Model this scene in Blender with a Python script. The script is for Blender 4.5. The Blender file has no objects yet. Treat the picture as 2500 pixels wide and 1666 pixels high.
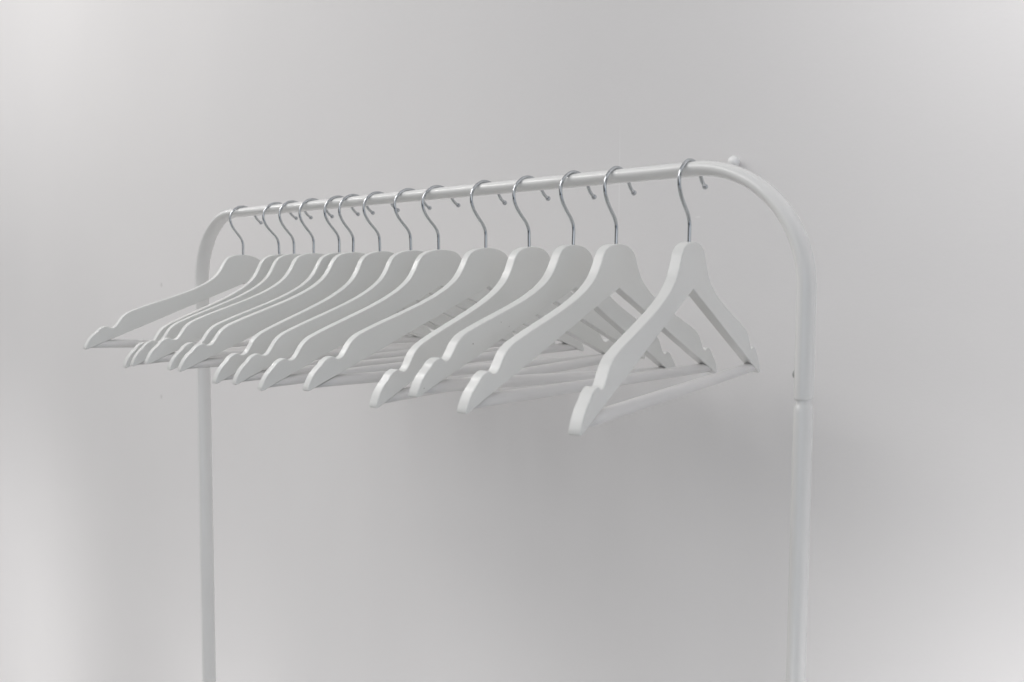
import bpy, bmesh, math, random
from mathutils import Vector, Matrix

random.seed(4)
sc = bpy.context.scene
C = sc.collection

# ------------------------------------------------------------------ camera
right = Vector((0.72100373, 0.69291085, 0.00530813))
up = Vector((-0.0509867, 0.04541111, 0.99766637))
fwd = Vector((-0.6910528, 0.71959182, -0.06807082))
cam_loc = Vector((0.38169947, -0.65920666, -0.09526705))
cd = bpy.data.cameras.new("camera")
cam = bpy.data.objects.new("camera", cd)
C.objects.link(cam)
m = Matrix.Identity(4)
for i in range(3):
    m[i][0] = right[i]; m[i][1] = up[i]; m[i][2] = -fwd[i]; m[i][3] = cam_loc[i]
cam.matrix_world = m
cd.sensor_width = 36.0
cd.lens = 31.292
cd.clip_start = 0.02
cd.clip_end = 100.0
cd.dof.use_dof = True
cd.dof.focus_distance = 0.93
cd.dof.aperture_fstop = 9.0
sc.camera = cam

# ------------------------------------------------------------------ world, lamps, exposure
sc.render.engine = 'CYCLES'
sc.cycles.use_denoising = True
sc.cycles.max_bounces = 8
sc.view_settings.view_transform = 'Standard'
sc.view_settings.look = 'None'
sc.view_settings.exposure = 0.0
sc.view_settings.gamma = 1.0
sc.view_settings.use_curve_mapping = False

w = bpy.data.worlds.new("World")
sc.world = w
w.use_nodes = True
nt = w.node_tree
bg = nt.nodes['Background']
bg.inputs['Strength'].default_value = 0.47
# the pale room around: random bright and dark patches, added to streak the chrome
_tc = nt.nodes.new('ShaderNodeTexCoord')
_mp = nt.nodes.new('ShaderNodeMapping')
_mp.inputs['Scale'].default_value = (1.0, 1.0, 1.6)
_ns = nt.nodes.new('ShaderNodeTexNoise')
_ns.inputs['Scale'].default_value = 1.7
_ns.inputs['Detail'].default_value = 1.5
_rp = nt.nodes.new('ShaderNodeValToRGB')
_rp.color_ramp.elements[0].position = 0.33
_rp.color_ramp.elements[0].color = (0.05, 0.055, 0.07, 1)
_rp.color_ramp.elements[1].position = 0.60
_rp.color_ramp.elements[1].color = (1.62, 1.63, 1.65, 1)
nt.links.new(_tc.outputs['Generated'], _mp.inputs['Vector'])
nt.links.new(_mp.outputs['Vector'], _ns.inputs['Vector'])
nt.links.new(_ns.outputs['Fac'], _rp.inputs['Fac'])
# less light comes up from the floor than down from the ceiling
_sx = nt.nodes.new('ShaderNodeSeparateXYZ')
nt.links.new(_tc.outputs['Generated'], _sx.inputs['Vector'])
_mr = nt.nodes.new('ShaderNodeMapRange')
_mr.interpolation_type = 'SMOOTHSTEP'
_mr.inputs['From Min'].default_value = -0.7
_mr.inputs['From Max'].default_value = 0.5
_mr.inputs['To Min'].default_value = 0.34
_mr.inputs['To Max'].default_value = 1.15
nt.links.new(_sx.outputs['Z'], _mr.inputs['Value'])
_mu = nt.nodes.new('ShaderNodeVectorMath')
_mu.operation = 'SCALE'
nt.links.new(_rp.outputs['Color'], _mu.inputs[0])
nt.links.new(_mr.outputs['Result'], _mu.inputs['Scale'])
nt.links.new(_mu.outputs['Vector'], bg.inputs['Color'])


def area(name, loc, target, sx, sy, watts, col=(1, 1, 1), spread=180):
    l = bpy.data.lights.new(name, 'AREA')
    l.shape = 'RECTANGLE'; l.size = sx; l.size_y = sy
    l.energy = watts; l.color = col
    l.spread = math.radians(spread)
    o = bpy.data.objects.new(name, l); C.objects.link(o)
    o.location = loc
    o.rotation_euler = (Vector(target) - Vector(loc)).to_track_quat('-Z', 'Y').to_euler()
    return o


def spot(name, loc, target, watts, angle, blend, radius, col=(1, 1, 1)):
    l = bpy.data.lights.new(name, 'SPOT')
    l.energy = watts; l.color = col
    l.spot_size = math.radians(angle); l.spot_blend = blend
    l.shadow_soft_size = radius
    o = bpy.data.objects.new(name, l); C.objects.link(o)
    o.location = loc
    o.rotation_euler = (Vector(target) - Vector(loc)).to_track_quat('-Z', 'Y').to_euler()
    return o


# a long ceiling fitting in front of and above the rack, and a bluish window far to the right
area("ceiling_panel", (-1.1, -1.35, 1.6), (-0.5, 0.1, -0.2), 2.5, 1.4, 19.5, (1.0, 0.975, 0.955))
area("tube_lamp", (-2.65, -0.70, 1.35), (-2.65, -0.55, 0.0), 2.8, 0.07, 14, (1.0, 0.98, 0.96))
area("window_light", (4.6, -2.0, -0.6), (-0.4, 0.0, -0.20), 3.0, 3.0, 18, (0.72, 0.84, 1.0))
# added unseen spots: they brighten the wall towards the frame's corners and edges
ADDED_EDGE_SPOTS = [
    # location, target on the wall, watts, cone, blend
    ((-2.3, -1.6, 1.3), (-2.75, 0.25, 0.75), 21, 60, 1.0),
    ((-2.5, -1.3, -1.25), (-2.75, 0.25, -1.35), 36, 85, 1.0),
    ((-1.25, -0.35, -1.42), (-1.3, 0.25, -1.15), 10.5, 100, 1.0),
    ((-0.50, -0.30, -1.22), (-0.5, 0.25, -0.92), 5.5, 95, 1.0),
    ((0.50, -0.40, 0.46), (0.38, 0.25, 0.34), 23, 71, 1.0),
    ((0.50, -0.40, -0.78), (0.38, 0.25, -0.66), 27, 73, 1.0),
]
for loc, tgt, wt, ang, bl in ADDED_EDGE_SPOTS:
    spot("added_edge_spot", loc, tgt, wt, ang, bl, 0.25, (1.0, 0.985, 0.985))


# ------------------------------------------------------------------ materials
def node(nt, t, **kw):
    n = nt.nodes.new(t)
    for k, v in kw.items():
        setattr(n, k, v)
    return n


def noise(nt, scale, detail=4, rough=0.5, stretch=None, coord='Object'):
    tc = node(nt, 'ShaderNodeTexCoord')
    mp = node(nt, 'ShaderNodeMapping')
    nt.links.new(tc.outputs[coord], mp.inputs['Vector'])
    if stretch:
        mp.inputs['Scale'].default_value = stretch
    n = node(nt, 'ShaderNodeTexNoise')
    n.inputs['Scale'].default_value = scale
    n.inputs['Detail'].default_value = detail
    n.inputs['Roughness'].default_value = rough
    nt.links.new(mp.outputs['Vector'], n.inputs['Vector'])
    return n


def ramp(nt, src, stops):
    r = node(nt, 'ShaderNodeValToRGB')
    while len(r.color_ramp.elements) < len(stops):
        r.color_ramp.elements.new(0.5)
    for e, (p, c) in zip(r.color_ramp.elements, stops):
        e.position = p
        e.color = c if len(c) == 4 else (*c, 1)
    nt.links.new(src, r.inputs['Fac'])
    return r


SPECKS = [(-0.1140, -0.1428, 0.0005), (-0.1029, -0.1463, 0.0005), (-0.1503, -0.1610, 0.0007), (-0.2075, -0.1950, 0.0005)]


def paint(name, col, rough, bump=0.02, bscale=60, stretch=None, var=0.02, specks=False, coat=0.0, var_scale=14, coat_rough=0.18):
    mt = bpy.data.materials.new(name); mt.use_nodes = True
    nt = mt.node_tree
    b = nt.nodes['Principled BSDF']
    c2 = tuple(max(0, x * (1 - var)) for x in col)
    n = noise(nt, var_scale, 5, 0.55, stretch)
    r = ramp(nt, n.outputs['Fac'], [(0.3, c2), (0.7, col)])
    colout = r.outputs['Color']
    if specks:
        # a few tiny chips in the paint, each at its own spot on the broad face
        tc = node(nt, 'ShaderNodeTexCoord')
        for cy, cz, cr in SPECKS:
            mp = node(nt, 'ShaderNodeMapping')
            mp.inputs['Location'].default_value = (0, -cy / cr, -cz / cr)
            mp.inputs['Scale'].default_value = (0, 1 / cr, 1 / cr)
            nt.links.new(tc.outputs['Object'], mp.inputs['Vector'])
            ln = node(nt, 'ShaderNodeVectorMath', operation='LENGTH')
            nt.links.new(mp.outputs['Vector'], ln.inputs[0])
            mr = node(nt, 'ShaderNodeMapRange')
            mr.inputs['From Min'].default_value = 1.0
            mr.inputs['From Max'].default_value = 0.6
            nt.links.new(ln.outputs['Value'], mr.inputs['Value'])
            mx = node(nt, 'ShaderNodeMix', data_type='RGBA')
            nt.links.new(mr.outputs['Result'], mx.inputs['Factor'])
            nt.links.new(colout, mx.inputs[6])
            mx.inputs[7].default_value = (0.25, 0.24, 0.22, 1)
            colout = mx.outputs[2]
    # every piece gets its own very slight shade of the white
    oi = node(nt, 'ShaderNodeObjectInfo')
    vr = node(nt, 'ShaderNodeMapRange')
    vr.inputs['To Min'].default_value = 0.965
    vr.inputs['To Max'].default_value = 1.02
    nt.links.new(oi.outputs['Random'], vr.inputs['Value'])
    hs = node(nt, 'ShaderNodeHueSaturation')
    nt.links.new(colout, hs.inputs['Color'])
    nt.links.new(vr.outputs['Result'], hs.inputs['Value'])
    nt.links.new(hs.outputs['Color'], b.inputs['Base Color'])
    b.inputs['Roughness'].default_value = rough
    b.inputs['Coat Weight'].default_value = coat
    b.inputs['Coat Roughness'].default_value = coat_rough
    if bump:
        bn = noise(nt, bscale, 6, 0.6, stretch)
        bp = node(nt, 'ShaderNodeBump')
        bp.inputs['Strength'].default_value = bump
        bp.inputs['Distance'].default_value = 0.001
        nt.links.new(bn.outputs['Fac'], bp.inputs['Height'])
        nt.links.new(bp.outputs['Normal'], b.inputs['Normal'])
    return mt


M_wood = paint("white_lacquered_wood", (0.785, 0.79, 0.775), 0.33, bump=0.22, bscale=90, stretch=(1, 0.25, 1), var=0.025, coat=0.32)
M_wood_worn = paint("white_lacquered_wood_specked", (0.785, 0.79, 0.775), 0.33, bump=0.10, bscale=120, var=0.025, specks=True, coat=0.32)
M_bar = paint("white_painted_dowel", (0.80, 0.79, 0.785), 0.50, bump=0.4, bscale=14, stretch=(14, 1, 14), var=0.10, var_scale=9)
M_metal = paint("white_powder_coated_steel", (0.82, 0.82, 0.81), 0.42, bump=0.03, bscale=300, var=0.015, coat=0.8, coat_rough=0.05)
M_knob = paint("white_glossy_plastic", (0.86, 0.86, 0.86), 0.3, bump=0.0, var=0.01, coat=0.2)

M_chrome = bpy.data.materials.new("chrome"); M_chrome.use_nodes = True
_b = M_chrome.node_tree.nodes['Principled BSDF']
_b.inputs['Metallic'].default_value = 1.0
_b.inputs['Base Color'].default_value = (0.52, 0.54, 0.56, 1)
_n = noise(M_chrome.node_tree, 260, 3)
_r = node(M_chrome.node_tree, 'ShaderNodeMapRange')
_r.inputs['To Min'].default_value = 0.04; _r.inputs['To Max'].default_value = 0.10
M_chrome.node_tree.links.new(_n.outputs['Fac'], _r.inputs['Value'])
M_chrome.node_tree.links.new(_r.outputs['Result'], _b.inputs['Roughness'])

M_shaded = paint("shaded_steel", (0.4, 0.4, 0.4), 0.5, bump=0)  # steel grey darkened to stand for the shade on the button


def wall_material():
    mt = bpy.data.materials.new("painted_wall"); mt.use_nodes = True
    nt = mt.node_tree
    b = nt.nodes['Principled BSDF']
    n = noise(nt, 1.3, 4, 0.5)
    r = ramp(nt, n.outputs['Fac'], [(0.3, (0.715, 0.706, 0.708)), (0.7, (0.745, 0.735, 0.735))])
    col = r.outputs['Color']
    tc = node(nt, 'ShaderNodeTexCoord')

    def mark(cx, cz, rx, rz, colour, amount, col):
        mp = node(nt, 'ShaderNodeMapping')
        mp.inputs['Location'].default_value = (-cx / rx, 0, -cz / rz)
        mp.inputs['Scale'].default_value = (1 / rx, 0, 1 / rz)
        nt.links.new(tc.outputs['Object'], mp.inputs['Vector'])
        ln = node(nt, 'ShaderNodeVectorMath', operation='LENGTH')
        nt.links.new(mp.outputs['Vector'], ln.inputs[0])
        mr = node(nt, 'ShaderNodeMapRange')
        mr.inputs['From Min'].default_value = 1.0
        mr.inputs['From Max'].default_value = 0.5
        mr.inputs['To Max'].default_value = amount
        nt.links.new(ln.outputs['Value'], mr.inputs['Value'])
        mx = node(nt, 'ShaderNodeMix', data_type='RGBA')
        nt.links.new(mr.outputs['Result'], mx.inputs['Factor'])
        nt.links.new(col, mx.inputs[6])
        mx.inputs[7].default_value = (*colour, 1)
        return mx.outputs[2]
    col = mark(-1.5971, -0.110, 0.005, 0.006, (0.45, 0.44, 0.43), 0.5, col)
    col = mark(-1.6094, -0.3669, 0.005, 0.006, (0.45, 0.44, 0.43), 0.5, col)
    col = mark(-0.3055, 0.030, 0.0012, 0.085, (0.85, 0.85, 0.85), 0.35, col)
    col = mark(-0.19, -0.02, 0.004, 0.0016, (0.88, 0.88, 0.88), 0.35, col)
    nt.links.new(col, b.inputs['Base Color'])
    b.inputs['Roughness'].default_value = 0.85
    bn = noise(nt, 90, 5, 0.6)
    bp = node(nt, 'ShaderNodeBump')
    bp.inputs['Strength'].default_value = 0.14
    bp.inputs['Distance'].default_value = 0.002
    nt.links.new(bn.outputs['Fac'], bp.inputs['Height'])
    nt.links.new(bp.outputs['Normal'], b.inputs['Normal'])
    return mt


M_wall = wall_material()
M_floor = paint("pale_floor", (0.55, 0.54, 0.52), 0.5, bump=0.05, bscale=20, var=0.05)


# ------------------------------------------------------------------ mesh helpers
def link(name, bm, mat, parent=None, smooth=True):
    me = bpy.data.meshes.new(name)
    bmesh.ops.recalc_face_normals(bm, faces=bm.faces)
    bm.to_mesh(me); bm.free()
    me.materials.append(mat)
    if smooth:
        for p in me.polygons:
            p.use_smooth = True
    o = bpy.data.objects.new(name, me)
    C.objects.link(o)
    if parent:
        o.parent = parent
    return o


def empty(name, loc=(0, 0, 0), rot=(0, 0, 0)):
    o = bpy.data.objects.new(name, None)
    o.empty_display_size = 0.02
    C.objects.link(o)
    o.location = loc; o.rotation_euler = rot
    return o


def tag(o, label=None, cat=None, group=None, kind=None):
    if label: o['label'] = label
    if cat: o['category'] = cat
    if group: o['group'] = group
    if kind: o['kind'] = kind


def catmull(pts, step):
    out = []
    n = len(pts)
    for i in range(n - 1):
        p0 = pts[max(i - 1, 0)]; p1 = pts[i]; p2 = pts[i + 1]; p3 = pts[min(i + 2, n - 1)]
        L = math.dist(p1, p2)
        k = max(1, int(L / step))
        for j in range(k):
            t = j / k
            out.append(tuple(0.5 * ((2 * b) + (-a + c) * t + (2 * a - 5 * b + 4 * c - d) * t * t
                                    + (-a + 3 * b - 3 * c + d) * t ** 3)
                             for a, b, c, d in zip(p0, p1, p2, p3)))
    out.append(tuple(pts[-1]))
    return out


def sweep(bm, path, frame, prof, radii=None, caps=True):
    """prof: list of (a,b); frame(i)->(axis_a, axis_b)"""
    rings = []
    for i, p in enumerate(path):
        A, B = frame(i)
        s = radii[i] if radii else 1.0
        rings.append([bm.verts.new(Vector(p) + A * a * s + B * b * s) for a, b in prof])
    n = len(prof)
    for r0, r1 in zip(rings, rings[1:]):
        for j in range(n):
            bm.faces.new((r0[j], r0[(j + 1) % n], r1[(j + 1) % n], r1[j]))
    if caps:
        bm.faces.new(rings[0][::-1]); bm.faces.new(rings[-1])
    return rings


def wire(bm, path, r, seg=20, radii=None):
    P = [Vector(p) for p in path]
    T = []
    for i in range(len(P)):
        a = P[max(i - 1, 0)]; b = P[min(i + 1, len(P) - 1)]
        T.append((b - a).normalized())
    N = [Vector((1, 0, 0))]
    for t in T:
        v = N[-1] - t * N[-1].dot(t)
        N.append(v.normalized())
    N = N[1:]
    prof = [(r * math.cos(2 * math.pi * k / seg), r * math.sin(2 * math.pi * k / seg)) for k in range(seg)]
    return sweep(bm, P, lambda i: (N[i], T[i].cross(N[i])), prof, radii)


def ball(bm, c, r, seg=24, scale=(1, 1, 1)):
    mt = Matrix.Translation(c) @ Matrix.Diagonal((*[r * s for s in scale], 1))
    bmesh.ops.create_uvsphere(bm, u_segments=seg, v_segments=seg // 2, radius=1, matrix=mt)


# ------------------------------------------------------------------ setting: wall and floor
WY = 0.25
FZ = -1.51
bm = bmesh.new()
bmesh.ops.create_cube(bm, size=1, matrix=Matrix.Translation((-1.5, WY + 0.05, 0.6)) @ Matrix.Diagonal((9.0, 0.10, 4.4, 1)))
wall = link('wall', bm, M_wall, smooth=False)
wall.data.transform(Matrix.Identity(4))
tag(wall, kind='structure')
bm = bmesh.new()
bmesh.ops.create_grid(bm, x_segments=1, y_segments=1, size=1,
                      matrix=Matrix.Translation((-1.5, -2.35, FZ)) @ Matrix.Diagonal((4.5, 2.65, 1, 1)))
tag(link('floor', bm, M_floor, smooth=False), kind='structure')

# ------------------------------------------------------------------ clothes rack
RW, RH = 0.0222, 0.0126            # oval tube, wide across and shallow in height
XR, XL, R = -0.0348, -0.8128, 0.101
ZJ = -0.1872
PR = [(RW / 2 * math.cos(2 * math.pi * k / 48), RH / 2 * math.sin(2 * math.pi * k / 48)) for k in range(48)]
rack = empty('clothes_rack', ((XR + XL) / 2, 0, FZ))
tag(rack, 'white steel garment rack with an oval top rail bent down into two posts', 'clothes rack')
off = Vector(rack.location)


def rail_path():
    pts, outw = [], []
    xl, xr = XL - R, XR + R
    for z in (ZJ, ZJ + 0.0008, ZJ + 0.0022, ZJ + 0.03):
        pts.append((xr, 0, z)); outw.append(Vector((1, 0, 0)))
    for k in range(0, 49):
        a = math.pi / 2 * (1 - k / 48)
        pts.append((XR + R * math.sin(a), 0, -R + R * math.cos(a))); outw.append(Vector((math.sin(a), 0, math.cos(a))))
    for k in range(1, 12):
        pts.append((XR + (XL - XR) * k / 12, 0, 0)); outw.append(Vector((0, 0, 1)))
    for k in range(0, 49):
        a = math.pi / 2 * k / 48
        pts.append((XL - R * math.sin(a), 0, -R + R * math.cos(a))); outw.append(Vector((-math.sin(a), 0, math.cos(a))))
    for z in (ZJ + 0.03, ZJ + 0.0022, ZJ + 0.0008, ZJ):
        pts.append((xl, 0, z)); outw.append(Vector((-1, 0, 0)))
    return pts, outw


pts, outw = rail_path()
bm = bmesh.new()
rad = [1.0] * len(pts)
rad[0] = rad[-1] = 0.92; rad[1] = rad[-2] = 0.975
sweep(bm, [Vector(p) - off for p in pts], lambda i: (Vector((0, 1, 0)), outw[i]), PR, rad)
rail = link('top_rail', bm, M_metal, rack)
for s, xp in ((1, XR + R), (-1, XL - R)):
    bm = bmesh.new()
    zs = [ZJ + 0.012, ZJ - 0.0028, ZJ - 0.0042, ZJ - 0.0058, ZJ - 0.0075, ZJ - 0.0095, ZJ - 0.5, FZ + 0.022]
    sx = [0.80, 0.80, 0.85, 0.93, 0.98, 1.0, 1.0, 1.0]
    sweep(bm, [Vector((xp, 0, z)) - off for z in zs], lambda i: (Vector((0, 1, 0)), Vector((s, 0, 0))), PR, sx)
    link('lower_post', bm, M_metal, rack)
    bm = bmesh.new()
    bmesh.ops.create_cube(bm, size=1, matrix=Matrix.Translation(Vector((xp, 0, FZ + 0.011)) - off) @ Matrix.Diagonal((0.03, 0.44, 0.022, 1)))
    bmesh.ops.bevel(bm, geom=bm.edges[:], offset=0.004, segments=3, affect='EDGES')
    link('foot_bar', bm, M_metal, rack)
    # small locking button on the inner face of the sleeve
    bm = bmesh.new()
    ball(bm, Vector((xp - s * (RH / 2 + 0.0008), -0.0005, -0.168)) - off, 0.0034, 20, (0.6, 1, 1))
    link('lock_button', bm, M_shaded, rack)

# ------------------------------------------------------------------ wall knob behind the near bend
kc = Vector((-0.1395, WY - 0.0090, 0.0386))
knob = empty('wall_knob', (kc.x, WY, kc.z))
tag(knob, 'small round white knob fixed on the wall above the near bend of the rack', 'knob')
bm = bmesh.new()
ball(bm, Vector((0, kc.y - WY, 0)), 0.0068, 32)
link('knob_head', bm, M_knob, knob)
bm = bmesh.new()
sweep(bm, [Vector((0.0005, kc.y - WY + 0.001, -0.003)), Vector((0.0010, -0.0060, -0.0075)), Vector((0.0014, -0.0030, -0.0105)), Vector((0.0016, 0.0015, -0.0135))],
      lambda i: (Vector((1, 0, 0)), Vector((0, 0, 1))),
      [(math.cos(k * math.pi / 12) * 0.0036, math.sin(k * math.pi / 12) * 0.0036) for k in range(24)], [1, 1, 1.05, 1.1])
link('knob_stem', bm, M_knob, knob)

# ------------------------------------------------------------------ hanger (local x = thickness, y = along the arms, z = up; origin on top of the rail)
HALF = [(0, -67.8), (-8, -68.3), (-15, -69.7), (-21, -72.0), (-25.5, -75.2), (-28.5, -79.0), (-30.8, -83.5),
        (-34.2, -89.5), (-38.3, -95.6), (-43.2, -101.0), (-49.6, -106.0), (-57.6, -111.2), (-70.5, -117.9),
        (-85.2, -124.3), (-103, -131.1), (-120, -137.3), (-136.7, -143.3), (-152.6, -149.5), (-160, -152.7),
        (-165.6, -156.4), (-169.6, -160.4), (-172.5, -164.6), (-175.5, -169.0), (-178.0, -172.1), (-180.4, -173.7),
        (-183.0, -174.1), (-185.4, -173.4), (-187.2, -172.2), (-189.3, -171.7), (-192.6, -172.7), (-197.2, -175.4), (-200.5, -179.3), (-204, -182.3),
        (-207.1, -185.5), (-209.8, -189.1), (-212, -192.9), (-213.9, -197.0), (-215.2, -200.8)]
TAIL = [(-213.6, -202.0), (-210.5, -200.9), (-204.5, -198.0)]
APEX = (0, -108.3)
T = 0.0100


def hanger_body_bm():
    bm = bmesh.new()
    half = [(a / 1000, b / 1000) for a, b in HALF]
    left = catmull(half, 0.0025)
    left += [(a / 1000, b / 1000) for a, b in TAIL]
    ap = (APEX[0] / 1000, APEX[1] / 1000)
    poly = left + [ap] + [(-a, b) for a, b in left[::-1][:-1]]
    f = [bm.verts.new((T / 2, a, b)) for a, b in poly]
    k = [bm.verts.new((-T / 2, a, b)) for a, b in poly]
    bm.faces.new(f)
    bm.faces.new(k[::-1])
    n = len(poly)
    for i in range(n):
        bm.faces.new((f[i], k[i], k[(i + 1) % n], f[(i + 1) % n]))
    bmesh.ops.recalc_face_normals(bm, faces=bm.faces)
    rim = [e for e in bm.edges if abs(e.verts[0].co.x - e.verts[1].co.x) < 1e-6]
    bmesh.ops.bevel(bm, geom=rim, offset=0.0011, segments=4, profile=0.5, affect='EDGES', clamp_overlap=True)
    return bm


HOOK = [(0, -76), (0.3, -57), (0.1, -52.5), (-0.6, -49.2), (-2.2, -45.8), (-4.8, -42.2), (-8.6, -38.2), (-12.3, -34.1),
        (-15.5, -30.0), (-17.9, -25.8), (-19.4, -21.6), (-19.9, -17.6), (-19.4, -13.5), (-17.7, -9.3), (-14.8, -5.5),
        (-10.7, -2.1), (-5.6, 0.6), (0, 1.6), (5.6, 1.1), (10.4, -0.6), (14.7, -3.6), (17.8, -7.2), (20.0, -10.8),
        (21.9, -13.6), (24.6, -16.2), (28.2, -18.4)]


def hook_bm():
    bm = bmesh.new()
    path = catmull([(0.0, a / 1000, b / 1000) for a, b in HOOK], 0.0011)
    wire(bm, path, 0.0016, 20)
    ball(bm, Vector((0, 0.0287, -0.0187)), 0.0026, 20)
    return bm


def bar_bm(gap):
    """dowel cut at the slope of the arms, with a thin pin into the wood"""
    bm = bmesh.new()
    r = 0.0052; zc = -0.1945; n = 32
    slope = (198.0 - 108.3) / 204.5
    ends = {}
    for s in (-1, 1):
        ring = []
        for k in range(n):
            a = 2 * math.pi * k / n
            z = zc + r * math.sin(a)
            u = ((-z * 1000 - 108.3) / slope) / 1000 - gap
            ring.append(bm.verts.new((r * math.cos(a), s * u, z)))
        ends[s] = ring
    mids = []
    for j in range(1, 12):
        y = -0.17 + 0.34 * (j - 1) / 10
        mids.append([bm.verts.new((r * math.cos(2 * math.pi * k / n), y, zc + r * math.sin(2 * math.pi * k / n))) for k in range(n)])
    rings = [ends[-1]] + mids + [ends[1]]
    for r0, r1 in zip(rings, rings[1:]):
        for j in range(n):
            bm.faces.new((r0[j], r0[(j + 1) % n], r1[(j + 1) % n], r1[j]))
    bm.faces.new(rings[0][::-1]); bm.faces.new(rings[-1])
    for s in (-1, 1):
        sweep(bm, [Vector((0, s * 0.190, zc)), Vector((0, s * 0.2015, zc))], lambda i: (Vector((1, 0, 0)), Vector((0, 0, 1))),
              [(math.cos(k * math.pi / 6) * 0.0015, math.sin(k * math.pi / 6) * 0.0015) for k in range(12)])
    return bm


def flat_normals(o):
    wn = o.modifiers.new('weighted_normal', 'WEIGHTED_NORMAL')
    wn.mode = 'FACE_AREA'; wn.weight = 100; wn.keep_sharp = True


# x along the rail, hook yaw, wood yaw, swing, tilt
POSE = [
    (-0.0412, -0.1016, -0.2255, 0.0123, -0.0040),
    (-0.1189, -0.0675, -0.1088, -0.0095, -0.0018),
    (-0.1691, 0.0259, -0.1084, -0.0471, 0.0094),
    (-0.2307, 0.0427, -0.0756, 0.0323, 0.0088),
    (-0.2916, 0.0173, 0.0704, 0.0002, 0.0188),
    (-0.3676, 0.0971, 0.1435, 0.0479, -0.0288),
    (-0.4167, 0.0802, 0.1547, 0.0357, 0.0053),
    (-0.4750, 0.0633, 0.0771, 0.0477, 0.0027),
    (-0.5226, 0.0543, 0.1269, 0.0090, -0.0405),
    (-0.5541, 0.0461, 0.1258, 0.0092, 0.0020),
    (-0.6101, 0.0253, 0.1154, -0.0057, 0.0219),
    (-0.6592, -0.0119, 0.1356, 0.0248, 0.0120),
    (-0.6985, 0.0870, 0.0958, 0.0479, 0.0063),
    (-0.7871, -0.0016, 0.0512, -0.0440, 0.0571),
]
LABELS = [
    'rightmost white wooden hanger, nearest the viewer, hanging alone at the near bend of the rail',
    'second white wooden hanger from the right, after the wide gap, whole triangle opening in view',
    'third white wooden hanger from the right, its far tip showing just below a crossbar',
    'fourth white wooden hanger from the right, its near tip just left of the third one',
    'fifth white wooden hanger from the right, with a dark slit at its crossbar',
    'sixth white wooden hanger from the right, its hook tip ending clear between two hooks',
    'seventh white wooden hanger from the right, hanging close behind the sixth one',
    'eighth white wooden hanger from the right, seventh counted from the far end',
    'ninth white wooden hanger from the right, sixth counted from the far end',
    'tenth white wooden hanger from the right, its hook close beside the ninth hook',
    'fourth white wooden hanger from the far left end, only its arm top edge showing',
    'third white wooden hanger from the far left end, partly covered by the fourth',
    'second white wooden hanger from the far left end, its stem leaning, only slivers showing',
    'leftmost white wooden hanger at the far end, set apart in front of the far post',
]
GROUP = 'white wooden hangers with chrome hooks on the rack rail'

hanger0 = empty('clothes_hanger')
body = link('body', hanger_body_bm(), M_wood, hanger0)
flat_normals(body)
hook = link('hook', hook_bm(), M_chrome, hanger0)
bar = link('crossbar', bar_bm(0.00035), M_bar, hanger0)
bar_gap = None
body_worn = None

for i, (x, ph, pw, sw, tl) in enumerate(POSE):
    if i == 0:
        h, hk = hanger0, hook
        parts = {'body': body, 'hook': hook, 'crossbar': bar}
    else:
        h = hanger0.copy(); C.objects.link(h)
        parts = {}
        for ch in (body, hook, bar):
            c = ch.copy(); C.objects.link(c); c.parent = h
            parts[ch.name.split('.')[0]] = c
    h.location = (x, 0, RH / 2)
    h.rotation_euler = (sw, -tl, -pw)
    parts['hook'].rotation_euler = (0, 0, -(ph - pw))
    if i == 2:
        me = body.data.copy(); me.materials.clear(); me.materials.append(M_wood_worn)
        parts['body'].data = me
    if i in (1, 4):
        t = link('tmp', bar_bm(0.0022 if i == 4 else 0.0013), M_bar)
        me = t.data
        bpy.data.objects.remove(t)
        parts['crossbar'].data = me
    tag(h, LABELS[i], 'clothes hanger', GROUP)
